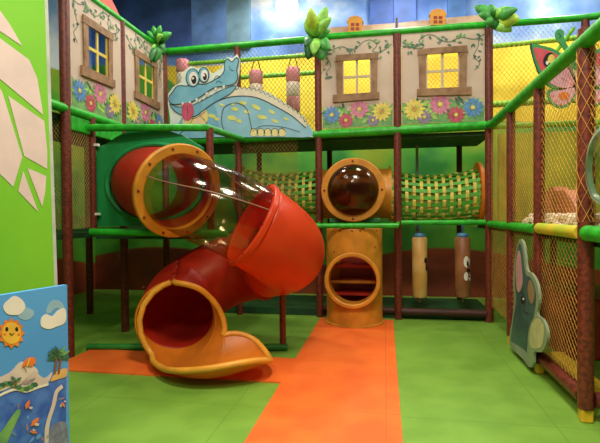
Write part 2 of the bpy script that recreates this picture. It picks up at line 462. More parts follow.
# ---------------------------------------------------------------- nets
def net(o, u, v, W, H, m, label, cell=(.05, .07), r=.0028, name='safety_net', shape=None):
    """diamond net of real cords on the rectangle o + s*u + t*v"""
    o, u, v = V(o), V(u).normalized(), V(v).normalized(); n = u.cross(v)
    cw, ch = cell; q = MB(); k = ch/cw
    for sgn in (1, -1):
        c = -H/k if sgn > 0 else 0.0
        end = W if sgn > 0 else W + H/k
        while c < end:
            # line s = c + t/k (or s = c - t/k)
            t0, t1 = 0.0, H
            if sgn > 0: t0 = max(t0, -c*k); t1 = min(t1, (W-c)*k)
            else: t0 = max(t0, (c-W)*k); t1 = min(t1, c*k)
            if t1 - t0 > .01:
                s0, s1 = (c+t0/k, c+t1/k) if sgn > 0 else (c-t0/k, c-t1/k)
                a, b = o+u*s0+v*t0, o+u*s1+v*t1
                q.tube([a + n*(.002*sgn), b + n*(.002*sgn)], r, m, 4, cap=False)
            c += cw
    return tag(q.build(name), label, 'net')
Z = (0, 0, 1)
net((X0, FY+.07, UP), (1, 0, 0), Z, X2-X0, TOP-UP, NETD, 'olive safety net behind the crocodile board', (.055, .07))
net((X4+.05, FY+.06, UP+.02), (1, 0, 0), Z, 1.9, TOP-UP, mat('yellow net cord', (236, 190, 70), .6, var=.1), 'yellow safety net behind the butterfly board', (.055, .07), r=.0024)
net((X2, BY-.05, UP), (1, 0, 0), Z, X4-X2, TOP-UP, NETY, 'orange safety net seen through the front cottage windows', (.06, .07))
net((X0, 4.03, MID+.02), (0, 1, 0), Z, .34, UP-MID-.08, NETT, 'tan safety net strip beside the green slide panel', (.035, .05), r=.003)
net((X0-.9, 4.0, MID+.02), (1, 0, 0), Z, .9, UP-MID-.08, NETT, 'tan safety net left of the tall left post', (.035, .05), r=.003)
net((X1-.1, FY+.05, MID+.35), (1, 0, 0), Z, .9, .8, NETT, 'tan safety net above the left woven tunnel', (.05, .06))
net((X4+.015, 4.24, .2), (0, 1, 0), Z, .8, MID-.25, NETY, 'orange lower net behind the elephant board', (.066, .058), r=.0016)
net((X4+.015, 3.31, .2), (0, 1, 0), Z, .85, MID-.25, NETY, 'orange lower net between the nearest two right wing posts', (.066, .058), r=.0016)
net((X4+.015, 3.31, MID+.05), (0, 1, 0), Z, .85, 1.4, NETY, 'orange upper net between the nearest two right wing posts', (.066, .058), r=.0016) if False else None
def wingnet(y0, y1, z0, z1, label):
    net((X4+.015, y0, z0), (0, 1, 0), Z, y1-y0, z1-z0, NETY, label, (.066, .058), r=.0016)
wingnet(3.31, 4.16, MID+.06, UP+.02, 'orange upper net in front of the pink panel and pebbles')
wingnet(4.24, 5.04, MID+.05, UP, 'orange upper net on the middle bay of the right wing')
wingnet(5.12, 6.0, MID+.05, UP-.02, 'orange upper net on the far bay of the right wing')
wingnet(5.12, 6.0, .2, MID-.05, 'orange lower net on the far bay of the right wing')
wingnet(2.4, 3.22, MID+.08, UP+.06, 'orange upper net cut off by the right picture edge')
# net wrapped round the nearest right post
q = MB()
for s in (1, -1):
    for k in range(7):
        pts = []
        for i in range(90):
            z = MID+.08 + (2.5-MID-.1)*i/89; a = s*(z*9) + k*2*PI/5
            pts.append((X4+.01+.053*math.cos(a), 3.27+.053*math.sin(a), z))
        q.tube(pts, .0018, NETY, 4)
tag(q.build('net_sleeve'), 'orange net cord wrapped round the nearest thick right post', 'net')

# ---------------------------------------------------------------- cottage boards
def flower(B, mb, c, r, m, k=11, layer=4, asp=1.0):
    for i in range(k):
        a = 2*PI*i/k + .2
        dx, dy = math.cos(a), math.sin(a)
        p = [(c[0]+dx*r*.15, c[1]+dy*r*.15*asp), (c[0]+r*(.65*dx-.16*dy), c[1]+asp*r*(.65*dy+.16*dx)), (c[0]+dx*r, c[1]+dy*r*asp), (c[0]+r*(.65*dx+.16*dy), c[1]+asp*r*(.65*dy-.16*dx))]
        B.fill(mb, p, m, layer, False)
    B.oval(mb, c, r*.2, r*.2*asp, P_YEL if m is not P_YEL else mat('flower heart', (206, 150, 60), .5, var=.1), layer+1, k=8)
def leafq(c, L, w, a, asp=1.0):
    dx, dy = math.cos(a), math.sin(a); nx, ny = -dy, dx
    return [(c[0], c[1]), (c[0]+dx*L*.35+nx*w, c[1]+asp*(dy*L*.35+ny*w)), (c[0]+dx*L*.75+nx*w*.7, c[1]+asp*(dy*L*.75+ny*w*.7)),
            (c[0]+dx*L, c[1]+asp*dy*L), (c[0]+dx*L*.75-nx*w*.7, c[1]+asp*(dy*L*.75-ny*w*.7)), (c[0]+dx*L*.35-nx*w, c[1]+asp*(dy*L*.35-ny*w))]
def cottage(name, o, ud, W, z0, z1, n, flip, munt, label, seed):
    rnd = random.Random(seed)
    o, ud, n = V(o), V(ud).normalized(), V(n).normalized()
    H = z1-z0
    def f(u, v):
        if flip: u = 1-u
        return V((o.x+ud.x*W*u, o.y+ud.y*W*u, z0+H*v))
    B = Board(o, n, f)
    base = f(.5, 0); t = thing(name, (base.x, base.y, z0), label, 'cottage board', 'painted cottage boards on the upper level')
    wu0, wu1, wv0, wv1 = .29, .71, .37, .755
    mb = MB()
    for a in ([(0,0),(1,0),(1,wv0),(0,wv0)], [(0,wv1),(1,wv1),(1,1),(0,1)], [(0,wv0),(wu0,wv0),(wu0,wv1),(0,wv1)], [(wu1,wv0),(1,wv0),(1,wv1),(wu1,wv1)]):
        B.body(mb, a, CREAM, .02, False)
    mb.build('cream_board', t)
    fr = MB()
    def bar(a, thick=.018, m=BROWN): fr.slab([f(*q)+n*thick for q in a], -n*(thick-.001), m)
    bar([(wu0-.07, wv0-.02), (wu0+.01, wv0-.02), (wu0+.01, wv1+.03), (wu0-.08, wv1+.03)])
    bar([(wu1-.01, wv0-.02), (wu1+.07, wv0-.02), (wu1+.08, wv1+.03), (wu1-.01, wv1+.03)])
    bar([(wu0-.09, wv1-.01), (wu1+.09, wv1-.01), (wu1+.09, wv1+.055), (wu0-.08, wv1+.06)], .022)
    fo = fr.build('window_frame', t)
    sl = MB(); sl.slab([f(*q)+n*.03 for q in [(wu0-.13, wv0-.085), (wu1+.1, wv0-.07), (wu1+.1, wv0+.005), (wu0-.13, wv0)]], -n*.029, BROWN)
    sl.build('window_sill', t)
    mu = MB(); cu, cv = (wu0+wu1)/2, (wv0+wv1)/2-.0
    mu.slab([f(*q) for q in [(cu-.016, wv0), (cu+.016, wv0), (cu+.016, wv1), (cu-.016, wv1)]], -n*.015, munt)
    mu.slab([f(*q)-n*.001 for q in [(wu0, cv-.014), (wu1, cv-.014), (wu1, cv+.014), (wu0, cv+.014)]], -n*.013, munt)
    for uu in (wu0+.012, wu1-.02):
        mu.slab([f(*q) for q in [(uu-.01, wv0), (uu+.012, wv0), (uu+.012, wv1), (uu-.01, wv1)]], -n*.015, munt)
    mu.build('window_bars', t)
    asp = W/H
    fl = MB()
    hedge = [(.01, .005)] + [(.01+.98*i/12, .2+.05*math.sin(i*1.9+seed)+.02*rnd.random()) for i in range(13)] + [(.99, .005)]
    B.fill(fl, hedge, LEAFP, 1, False)
    for i in range(60):
        c = (.05+.88*rnd.random(), .04+.15*rnd.random())
        B.fill(fl, leafq(c, .1+.05*rnd.random(), .022, rnd.random()*PI, asp), [LEAFD, LEAFY, LEAFP, LEAFY][i % 4], 1.6+i*.035, False)
    for (c, r, m) in [((.14, .15), .135, P_BLUE), ((.34, .08), .115, P_RED), ((.53, .2), .145, P_PINK), ((.84, .16), .145, P_YEL), ((.72, .07), .1, P_LIL)]:
        flower(B, fl, c, r, m, k=13, layer=5+c[0]*.3, asp=asp)
    fl.build('painted_flowers', t)
    vn = MB()
    ln = [(.0, .93), (.12, .88), (.28, .91), (.42, .87), (.52, .9), (.6, .95), (.7, .96), (.78, .9), (.72, .84), (.8, .82), (.9, .85), (.98, .9)]
    B.line(vn, ln, .011, VINE, 2)
    B.line(vn, [(.06, .93), (.08, .8), (.13, .7), (.06, .62), (.12, .55)], .009, VINE, 2)
    for i in range(44):
        p = ln[rnd.randrange(len(ln))]
        c = (min(.93, max(.05, p[0]+rnd.uniform(-.06, .06))), min(.95, p[1]+rnd.uniform(-.05, .03)))
        B.fill(vn, leafq(c, .055, .014, rnd.random()*2*PI, asp), [VINE, LEAFD, LEAFP][i % 3], 3+i*.03, False)
    for i in range(9):
        c = (.07+rnd.uniform(-.03, .05), .55+.35*rnd.random())
        B.fill(vn, leafq(c, .05, .012, rnd.random()*2*PI, asp), VINE, 3, False)
    vn.build('painted_vine', t)
    return t
cottage('cottage_board', (X2+.05, FY-.02, 0), (1, 0, 0), X3-X2-.1, UP+.04, TOP-.01, (0, -1, 0), False, MUNT_W, 'cream cottage board with window, above the yellow bubble window', 3)
cottage('cottage_board', (X3+.05, FY-.02, 0), (1, 0, 0), X4-X3-.1, UP+.05, TOP, (0, -1, 0), True, MUNT_W, 'cream cottage board with window, above the punch bags', 5)
cottage('cottage_board', (X0+.02, 4.06, 0), (0, 1, 0), .88, UP+.0, TOP-.02, (1, 0, 0), False, MUNT_Y, 'cream cottage board seen obliquely, next to the tall left post', 8)
cottage('cottage_board', (X0+.02, 5.03, 0), (0, 1, 0), .95, UP+.0, TOP-.02, (1, 0, 0), True, MUNT_Y, 'cream cottage board seen obliquely, below the left palm leaves', 9)
cottage('cottage_board', (X0+.02, 3.1, 0), (0, 1, 0), .84, UP+.0, TOP-.02, (1, 0, 0), True, MUNT_Y, 'cream cottage board mostly hidden behind the green leaf board', 10) if False else None

# roof boards with dormers
ROOFM = mat('pale roof board', (184, 160, 136), .6, rgb2=(156, 126, 102), scale=4)
def roofslab(pts, label, m=ROOFM):
    q = MB(); q.slab([V(p) for p in pts], (0, .03, .0), m); return tag(q.build('roof_board'), label, 'roof board')
roofslab([(X2+.02, FY+.02, TOP+.05), (X3-.02, FY+.02, TOP+.05), (X3-.02, FY+.12, TOP+.19), (X2+.14, FY+.12, TOP+.2)], 'pale roof board above the left front cottage')
roofslab([(X3+.02, FY+.02, TOP+.05), (X4-.02, FY+.02, TOP+.05), (X4-.05, FY+.12, TOP+.21), (X3+.02, FY+.12, TOP+.19)], 'pale roof board above the right front cottage')
q = MB(); q.tube([(X3, FY+.04, TOP+.02), (X3, FY+.1, TOP+.24)], .012, BROWN2, 8); tag(q.build('roof_stick'), 'thin brown stick between the two pale roof boards', 'stick')
q = MB(); q.slab([(X0-.04, 3.6, TOP+.03), (X0-.04, 5.1, TOP+.03), (X0-.1, 4.8, TOP+.36), (X0-.1, 3.6, TOP+.9)], (-.03, 0, 0), mat('red roof board', (206, 70, 56), .5, var=.1))
tag(q.build('roof_board'), 'red roof board above the left cottage boards', 'roof board')
for cx, cy, w, lb in ((355, 24, 16, 'small yellow dormer window on the left pale roof'), (438, 17, 17, 'small yellow dormer window on the right pale roof')):
    B = Board((0, FY-.03, 0), (0, -1, 0)); h = w*.5
    t = thing('dormer_window', UY(cx, cy+8, FY-.03), lb, 'dormer window', 'yellow dormer windows on the pale roofs')
    q = MB(); B.body(q, [(cx-h*.85, cy+8), (cx-h*.9, cy-2), (cx-h*1.05, cy-3), (cx-h*.7, cy-7), (cx, cy-8.5), (cx+h*.7, cy-7), (cx+h*1.05, cy-3), (cx+h*.9, cy-2), (cx+h*.85, cy+8)], mat('dormer yellow', (226, 158, 50), .5, var=.08), .1, False)
    q.build('frame', t)
    q = MB()
    for dx in (-.52, .08):
        for dy in (-1, 3.3):
            B.fill(q, [(cx+h*dx, cy+dy), (cx+h*(dx+.44), cy+dy), (cx+h*(dx+.44), cy+dy+3), (cx+h*dx, cy+dy+3)], mat('dormer pane', (160, 44, 26), .4, var=.1), 2, False)
    q.build('panes', t)

# palm leaf clusters
PL = [mat('palm light', (150, 220, 90), .5, var=.15, scale=15), mat('palm mid', (70, 170, 70), .5, var=.2, scale=15), mat('palm dark', (40, 120, 60), .5, var=.2, scale=15), mat('palm lime', (190, 226, 70), .5, var=.1, scale=15)]
def palm(c, leaves, label, y):
    """leaves: (pixel start, pixel end, width px, material, forward lean)"""
    base = UY(c[0], c[1], y)
    t = thing('palm_leaves', base, label, 'palm leaves')
    for (a, b, w, mi, lean) in leaves:
        A, Bp = UY(a[0], a[1], y), UY(b[0], b[1], y); Bp = Bp + V((0, -lean, 0)); wd = w/FPX*6*1.25
        T = (Bp-A); L = T.length; T.normalize(); S = T.cross(V((0, -1, 0))).normalized(); Nn = S.cross(T).normalized()
        if Nn.y > 0: Nn = -Nn
        vs, fs = [], []
        N = 8
        for i in range(N+1):
            s = i/N; ww = wd*math.sin(PI*min(1, s*.92+.06))**.7
            cc = A+T*L*s + Nn*(.05*math.sin(PI*s))
            vs += [cc-S*ww*.5, cc+Nn*.018*math.sin(PI*s), cc+S*ww*.5]
        for i in range(N):
            for k in (0, 1):
                fs.append((i*3+k, i*3+k+1, i*3+k+4, i*3+k+3))
        q = MB(); q.add(vs, fs, PL[mi])
        q.build('leaf', t, smooth=True, solid=.008)
    return t
palm((317, 38), [((316,38),(307,22),10,0,.1), ((317,38),(328,11),10,0,.12), ((317,37),(333,24),9,0,.2), ((315,36),(313,15),10,3,.2), ((318,40),(331,33),7,1,.1),
     ((316,38),(309,62),11,2,.1), ((318,38),(324,64),13,1,.15), ((320,40),(332,56),9,1,.2), ((312,40),(307,52),7,2,.18), ((318,38),(316,60),9,0,.2)], 'cluster of green leaves on the post left of the front cottages', FY-.1)
palm((492, 20), [((492,20),(473,10),9,1,.1), ((490,20),(476,20),9,1,.16), ((492,20),(488,8),8,1,.1), ((494,20),(506,12),8,0,.14), ((494,22),(515,26),13,3,.18), ((494,24),(508,36),11,0,.14), ((492,22),(482,28),10,1,.14),
     ((496,20),(512,18),9,1,.24), ((490,24),(496,33),9,2,.1)], 'cluster of green leaves on the corner post right of the cottages', FY-.1)
palm((161, 44), [((160,44),(151,34),6,1,.1), ((160,44),(157,29),7,1,.1), ((161,44),(166,30),7,1,.15), ((161,43),(175,36),8,1,.1), ((161,42),(170,41),7,0,.2), ((160,44),(152,58),8,0,.1), ((161,44),(160,66),12,1,.14), ((162,44),(168,58),8,2,.1), ((159,46),(157,68),8,2,.2)], 'cluster of green leaves on the left corner post', 5.78)

# ---------------------------------------------------------------- crocodile board
CB = mat('crocodile blue', (122, 184, 206), .5, rgb2=(104, 168, 196), scale=5)
CL = mat('crocodile light blue', (150, 196, 222), .5, rgb2=(128, 184, 204), scale=4)
INK = mat('dark ink', (30, 50, 60), .5, var=.1)
OUTW = mat('board edge white', (216, 232, 224), .5, var=.05)
B = Board((0, FY-.07, 0), (0, -1, 0))
t = thing('crocodile_board', UY(235, 137, FY-.07), 'blue smiling crocodile cut-out board between left and front cottages', 'cut-out board')
body = [(166,135),(178,124),(186,112),(196,104),(212,98),(228,94),(242,91),(258,93),(275,101),(292,110),(306,122),(312,136),(280,137),(220,137)]
q = MB(); B.body(q, [(164,137),(170,128),(170,118),(168,104),(168,94),(173,87),(181,82),(183,72),(190,66),(198,68),(205,66),(212,74),(222,68),(227,57),(233,58),(237,54),(240,60),(239,75),(236,86),(240,88),(252,89),(268,92),(284,102),(304,117),(313,137)], OUTW, .02, False)
q.build('backing', t)
q = MB()
B.fill(q, body, CL, 1)
B.fill(q, [(182,118),(196,106),(212,104),(218,118),(214,136),(176,136)], CB, 1.5)
spk = []
crest = [(200,103),(212,97),(226,92),(242,89),(256,91),(270,97),(284,105),(298,114),(308,126)]
for i in range(len(crest)-1):
    for k in range(3):
        s = k/3; a = crest[i]; b = crest[i+1]
        spk.append((a[0]+(b[0]-a[0])*s, a[1]+(b[1]-a[1])*s)); s += 1/6
        spk.append((a[0]+(b[0]-a[0])*s+.5, a[1]+(b[1]-a[1])*s-3))
low = [(306,128),(292,116),(275,106),(258,98),(242,96),(226,98),(206,106)]
B.fill(q, spk+low, mat('crest cream', (226, 220, 200), .5, var=.05), 2, False)
B.line(q, spk, .008, INK, 4, smooth=False); B.line(q, low, .01, INK, 4)
for c, rx, ry, a in [((212,116),4,2,.3),((217,119),2.6,1.6,.3),((235,109),3.4,2,.2),((243,103),4,1.8,.2),((233,104),2,1.2,0),((256,107),5,2,.5),((247,112),3,1.6,.3),((262,117),5,2,.2),((272,112),3.4,1.5,.5),((232,118),4.5,2.4,.2),((239,121),3,1.8,.3),((275,121),3.6,1.4,.4),((222,105),2.4,1.2,.3),((286,119),3,1.2,.4)]:
    B.oval(q, c, rx, ry, mat('spot yellow', (222, 226, 120), .5, var=.1), 3, a)
for x in (254, 261, 268, 275, 282):
    B.oval(q, (x, 132.5), 4.2, 4, mat('claw cream', (236, 226, 160), .5, var=.05), 4)
    B.line(q, [(x-4, 134), (x-2.6, 129.5), (x+1, 128.6), (x+4, 132)], .007, INK, 6)
B.line(q, [(228,137),(222,124),(224,108),(236,103),(246,108),(250,120),(252,132)], .009, INK, 4)
B.line(q, [(196,112),(206,122),(214,136)], .009, INK, 4); B.line(q, [(252,132),(262,126),(282,127),(300,132)], .007, INK, 4)
B.line(q, [(178,136),(190,124),(196,112)], .009, INK, 4)
q.build('painted_body', t)
q = MB()
upper = [(173,92),(178,86),(188,86),(196,84),(206,84),(218,78),(224,72),(225,62),(228,59),(232,62),(236,58),(239,60),(237,70),(238,78),(234,84),(226,86),(214,88),(202,96),(192,102),(182,104),(172,104),(169,98)]
B.fill(q, upper, CB, 5); B.line(q, upper, .011, INK, 7, closed=True)
lower = [(170,104),(178,107),(190,106),(204,100),(222,90),(236,86),(230,94),(214,103),(204,110),(196,116),(186,116),(176,112)]
B.fill(q, lower, CB, 4.4); B.line(q, lower, .01, INK, 6, closed=True)
for x, y in ((183,104),(190,103),(197,100),(207,94),(216,89),(224,87)):
    B.fill(q, [(x-1.6,y-1),(x+1.6,y-1.6),(x+.4,y+4)], WHITE, 8, False); B.line(q, [(x-1.6,y-1),(x+.4,y+4),(x+1.6,y-1.6)], .005, INK, 9, smooth=False)
B.line(q, [(214,80),(217,76),(221,78)], .008, INK, 7); B.line(q, [(229,66),(231,70),(234,71)], .007, INK, 7); B.line(q, [(216,84),(218,81),(222,83)], .007, INK, 7)
B.fill(q, [(184,118),(196,117),(206,110),(207,122),(196,128),(184,126)], mat('scarf yellow', (232, 214, 120), .5, rgb2=(224, 196, 180), scale=9), 4); B.line(q, [(184,118),(196,118),(206,111)], .007, INK, 6)
h = q.build('painted_head', t)
q = MB(); B.fill(q, [(184,104),(192,104),(194,112),(190,120),(184,119),(182,111)], mat('tongue pink', (206, 90, 120), .4, var=.1), 9); B.line(q, [(188,106),(188,116)], .006, INK, 11)
q.build('tongue', h)
for c, rx, ry in (((193,78),7.2,9.5), ((204,75),5.6,8)):
    q = MB(); B.oval(q, c, rx, ry, INK, 7); B.oval(q, c, rx-.9, ry-.9, CB, 8); B.oval(q, (c[0]+.6, c[1]+.8), rx*.62, ry*.72, WHITE, 9)
    B.oval(q, (c[0]+1.2, c[1]+2), rx*.36, ry*.45, BLACK, 10); B.oval(q, (c[0]+.4, c[1]+.6), 1, 1.2, WHITE, 11)
    q.build('eye', h)

# hanging pink and white roller bags behind the crocodile
PK = mat('pink vinyl', (226, 130, 150), .4, var=.12); WV = mat('white vinyl', (236, 214, 200), .4, var=.06)
for cx, y0, y1, lb in ((256, 71, 112, 'pink and white striped hanging bag, nearer the crocodile back'), (293, 68, 112, 'pink and white striped hanging bag next to the front cottage'), (183, 60, 100, 'pale striped hanging bag half hidden by the crocodile head')):
    a, b = UY(cx, y0, 6.6), UY(cx, y1, 6.6)
    t = thing('hanging_bag', (a.x, 6.6, b.z), lb, 'hanging bag', 'striped bags hanging on the upper level')
    q = MB(); L = a.z-b.z; n = 3
    for k in range(n):
        q.lathe((a.x, 6.6, a.z-L*k/n), (0, 0, -1), [(0, .0), (0, .085), (.02, .1), (L/n-.02, .1), (L/n, .085), (L/n, 0)], PK if k % 2 == 0 else WV, 20)
    q.build('bag', t, smooth=True)
    for s in (-.07, .07):
        q = MB(); q.tube([(a.x+s, 6.6, a.z), (a.x+s*.35, 6.6, TOP-.0)], .008, mat('brown strap', (120, 80, 40), .6, var=.1), 6)
        q.build('strap', t)
q = MB(); q.tube([(X0, 6.6, TOP), (X2, 6.6, TOP)], .03, LG, 10); tag(q.build('padded_rail', smooth=True), 'lime overhead rail carrying the striped hanging bags', 'rail')

# ---------------------------------------------------------------- butterfly board
B = Board((0, FY-.08, 0), (0, -1, 0))
BG = mat('butterfly green', (60, 160, 90), .5, var=.1); BPK = mat('butterfly rose', (224, 90, 104), .5, var=.1)
BLP = mat('butterfly pink', (238, 176, 196), .5, var=.08); BOR = mat('butterfly orange', (244, 130, 60), .5, var=.1)
t = thing('butterfly_board', UY(577, 105, FY-.08), 'pink and green butterfly cut-out board behind the diagonal rail', 'cut-out board')
for sgn in (1, -1):
    cx = 577
    M_ = lambda L: [(cx + (x-cx)*sgn, y + (0 if sgn == 1 else -1)) for x, y in L]
    q = MB()
    up_ = [(576,80),(568,60),(556,50),(544,46),(531,44),(532,54),(538,72),(548,86),(562,90),(574,88)]
    B.body(q, M_(up_), BG, .02)
    B.fill(q, M_([(574,80),(566,62),(554,53),(543,49),(534,48),(536,58),(542,72),(550,83),(562,87)]), BPK, 1)
    B.fill(q, M_([(575,82),(568,68),(560,64),(553,72),(548,80),(556,86),(568,88)]), BLP, 2)
    B.line(q, M_([(575,82),(568,68),(560,64),(553,72),(548,80)]), .01, INK, 4)
    B.line(q, M_([(531,44),(532,54),(538,72),(548,86)]), .012, INK, 4)
    B.line(q, M_([(574,86),(562,78)]), .006, BPK, 4); B.line(q, M_([(574,84),(564,70)]), .006, BPK, 4)
    B.oval(q, M_([(549,60)])[0], 5.6, 7.6, BLACK, 5, .3*sgn); B.oval(q, M_([(551,59)])[0], 3.4, 4.6, P_YEL, 6, .3*sgn); B.oval(q, M_([(547,63)])[0], 1.5, 2, WHITE, 7)
    q.build('upper_wing', t)
    q = MB()
    lw = [(576,86),(562,88),(548,90),(548,98),(554,106),(564,108),(572,102)]
    B.body(q, M_(lw), BG, .02)
    B.fill(q, M_([(575,88),(562,90),(551,92),(551,98),(556,104),(564,105),(571,100)]), BLP, 1)
    B.oval(q, M_([(564,96)])[0], 5.5, 4.2, BOR, 3)
    for p in ((553,96),(556,101),(561,104.5),(567,102)): B.oval(q, M_([p])[0], 1.3, 1.2, BOR, 3)
    q.build('lower_wing', t)
    q = MB()
    B.body(q, M_([(574,70),(569,58),(562,46),(556,38),(556,31),(560,29),(564,32),(564,38),(568,46),(574,56),(577,68)]), BG, .02)
    B.line(q, M_([(558,33),(561,36),(559,38)]), .008, INK, 2)
    q.build('antenna', t)
q = MB(); B.body(q, [(577,62),(581,68),(580,84),(578,100),(576,100),(574,84),(573,68)], mat('butterfly body', (226, 200, 150), .5, var=.1), .03)
q.build('body', t)
q = MB(); q.tube([UY(556,52,FY+.03), UY(574,28,FY+.03)], .022, LG, 8)
tag(q.build('padded_rail', smooth=True), 'short slanting lime rail behind the butterfly antenna', 'rail')

# ---------------------------------------------------------------- elephant board
B = Board((X4-.07, 0, 0), (-1, 0, 0))
EG = mat('elephant grey', (70, 104, 98), .5, rgb2=(46, 78, 78), scale=4)
ER = mat('board edge pale', (140, 156, 122), .5, var=.06)
t = thing('elephant_board', UX(524, 366, X4-.07), 'grey elephant cut-out board with pink ear on the right wing', 'cut-out board')
q = MB(); B.body(q, [(519,240),(523,243),(525,255),(527,270),(532,274),(537,284),(539,300),(537,314),(543,320),(547,332),(546,344),(541,352),(534,352),(533,364),(529,367),(521,357),(513,350),(509,340),(512,320),(514,300),(513,280),(515,258)], ER, .02); q.build('backing', t)
q = MB(); B.fill(q, [(519,244),(522,248),(524,262),(526,274),(531,278),(535,288),(536,300),(534,316),(531,322),(528,334),(527,350),(524,358),(515,348),(511,339),(513,322),(516,300),(515,282),(516,258)], EG, 1)
B.fill(q, [(538,318),(543,324),(544,336),(542,346),(536,349),(531,346),(530,336),(532,324)], mat('tusk cream', (196, 194, 140), .5, var=.1), 2)
B.fill(q, [(511,342),(520,347),(526,352),(528,362),(518,354)], mat('toe grey', (150, 160, 140), .5, var=.1), 2)
B.line(q, [(522,292),(526,300),(524,310),(529,314)], .012, INK, 3)
q.build('painted_body', t)
q = MB(); B.fill(q, [(519,250),(521,256),(522,268),(523,282),(520,292),(517,288),(516,272),(517,258)], mat('ear pink', (196, 150, 150), .5, var=.08), 3); q.build('ear', t)
q = MB(); B.fill(q, [(530,280),(534,288),(535,298),(532,304),(529,298),(528,288)], mat('ear tan', (150, 128, 90), .5, var=.1), 3); q.build('ear', t)
q = MB(); B.oval(q, (523,300), 2, 3.6, BLACK, 4); B.oval(q, (524,299), .8, 1.2, WHITE, 5); q.build('eye', t)

# ---------------------------------------------------------------- spiral slide
def frames(pts):
    T = [(pts[min(len(pts)-1, i+1)]-pts[max(0, i-1)]).normalized() for i in range(len(pts))]
    S = [t_.cross(V((0,0,1))).normalized() for t_ in T]
    return T, S, [s.cross(t_).normalized() for s, t_ in zip(S, T)]
def sweep(pts, r, m, seg=40, rng=None):
    pts = [V(p) for p in pts]; T, S, Up = frames(pts); n = len(pts); q = MB(); vs, fs = [], []
    for i in range(n):
        s = i/(n-1); a, b = rng(s) if rng else (PI, PI); rr = r(s) if callable(r) else r
        for k in range(seg+1):
            ph = -a + (a+b)*k/seg
            vs.append(pts[i] + (-Up[i]*math.cos(ph) + S[i]*math.sin(ph))*rr)
    w = seg+1
    for i in range(n-1):
        for k in range(seg): fs.append((i*w+k, i*w+k+1, (i+1)*w+k+1, (i+1)*w+k))
    q.add(vs, fs, m)
    return q, vs, w
def ringq(c, ax, ri, ro, th, m, seg=48):
    q = MB(); q.lathe(c, ax, [(-th/2, ri), (-th/2, ro-.008), (-th/2+.008, ro), (th/2-.008, ro), (th/2, ro-.008), (th/2, ri), (-th/2, ri)], m, seg); return q
def bolts(c, ax, r, th, n, parent, size=.012, phase=0):
    c, A = V(c), V(ax).normalized(); up = V((0,0,1)); S = A.cross(up).normalized(); W = A.cross(S)
    for k in range(n):
        a = 2*PI*k/n+phase
        q = MB(); q.lathe(c+(S*math.cos(a)+W*math.sin(a))*r + A*th/2, A, [(0, size), (.008, size), (.012, size*.5), (.012, 0)], BOLT, 10)
        q.build('bolt', parent, smooth=True)
SR = .36
# slide path (world coordinates)
C = [V(p) for p in [(-2.36,4.47,1.67), (-2.1,4.24,1.63), (-1.85,4.03,1.56), (-1.5,3.83,1.44), (-1.13,3.92,1.255), (-.93,4.20,1.05), (-1.0,4.52,.93), (-1.28,4.68,.85), (-1.62,4.66,.75), (-1.92,4.42,.57), (-1.92,4.10,.44)]]
path = crom(C, 10, False)
slide = thing('spiral_slide', (-1.4, 4.0, 0), 'red and clear spiral tube slide with orange exit scoop', 'slide')
def seg_(i0, i1): return path[i0*10:i1*10+1]
q, _, _ = sweep(crom([(-2.66,4.92,1.70)]+C[:3], 10, False), SR, DRED); q.build('entry_tube', slide, smooth=True, solid=.012)
q, _, _ = sweep(seg_(2, 4), SR-.004, CLEAR); clr = q.build('clear_tunnel', slide, smooth=True)
clr['label'] = 'clear see-through tunnel section'
T, S_, U_ = frames(path)
A0 = T[20]
o = ringq(path[20], A0, SR-.01, SR+.075, .05, YEL).build('entry_flange', slide, smooth=True)
bolts(path[20], -A0 if A0.dot(EYE-path[20]) < 0 else A0, SR+.04, .05, 10, o)
q, _, _ = sweep(seg_(4, 7), lambda s: SR+.008, RED); elb = q.build('elbow', slide, smooth=True, solid=.014); elb['label'] = 'bright orange red elbow'
q = MB(); A4 = T[40]
o = ringq(path[40], A4, SR-.005, SR+.035, .05, RED).build('elbow_collar', slide, smooth=True)
bolts(path[40]+A4*.0, -A4, SR+.018, .05, 8, o, .008)
ringq(path[70], T[70], SR-.005, SR+.035, .05, DRED).build('lower_collar', slide, smooth=True)
# seam lines of the clear tunnel
q = MB()
for ph in (PI*.62, -PI*.75):
    q.tube([path[i] + (-U_[i]*math.cos(ph)+S_[i]*math.sin(ph))*(SR+.002) for i in range(20, 41)], .006, mat('seam strip', (150, 110, 90), .3, var=.1), 6)
q.build('seam', clr)
# exit scoop
E = crom([path[-4], (-1.86, 3.95, .405), (-1.73, 3.77, .39), (-1.43, 3.65, .40), (-1.05, 3.80, .50)], 28, False)
KC = 20
q, _, _ = sweep(path[70:97] + E[:KC+1:2], lambda s: SR-.02*s, DRED); q.build('lower_tube', slide, smooth=True, solid=.014)
NE = len(E)
def scoop_rng(s):
    s = (KC + s*(NE-1-KC))/(NE-1)
    rnd_ = lambda x: max(0, min(1, x))
    ss = lambda x: rnd_(x)**2*(3-2*rnd_(x))
    b = PI - (PI-.62)*ss((s-.17)/.14)
    a = PI - (PI-1.15)*ss((s-.22)/.6)
    b += .3*ss((s-.5)/.3)
    if s > .8:
        k = math.sqrt(max(0, 1-((s-.8)/.2)**2)); k = .12+.88*k
        a *= k; b *= k
    return a, b
E = E[KC:]
q, vs, w = sweep(E, lambda s: SR-.02+.05*s, ORG, 48, scoop_rng)
sc = q.build('exit_scoop', slide, smooth=True, solid=.016); sc['label'] = 'orange open exit scoop'
n = len(E)
edge_ = [vs[i*w+w-1] for i in range(n)] + [vs[(n-1)*w+k] for k in range(w-2, 0, -1)] + [vs[i*w] for i in range(n-1, 0, -1)]
ne = len(edge_)
edge = [sum((edge_[(i+k) % ne] for k in range(-3, 4)), V((0,0,0)))/7 for i in range(0, ne, 2)]
q = MB(); q.tube(edge, .026, mat('amber rim', (244, 168, 56), .4, var=.08), 10, closed=True); q.build('rim', sc, smooth=True)
bolts(path[-1], T[-1], SR+.02, .03, 8, slide, .01)
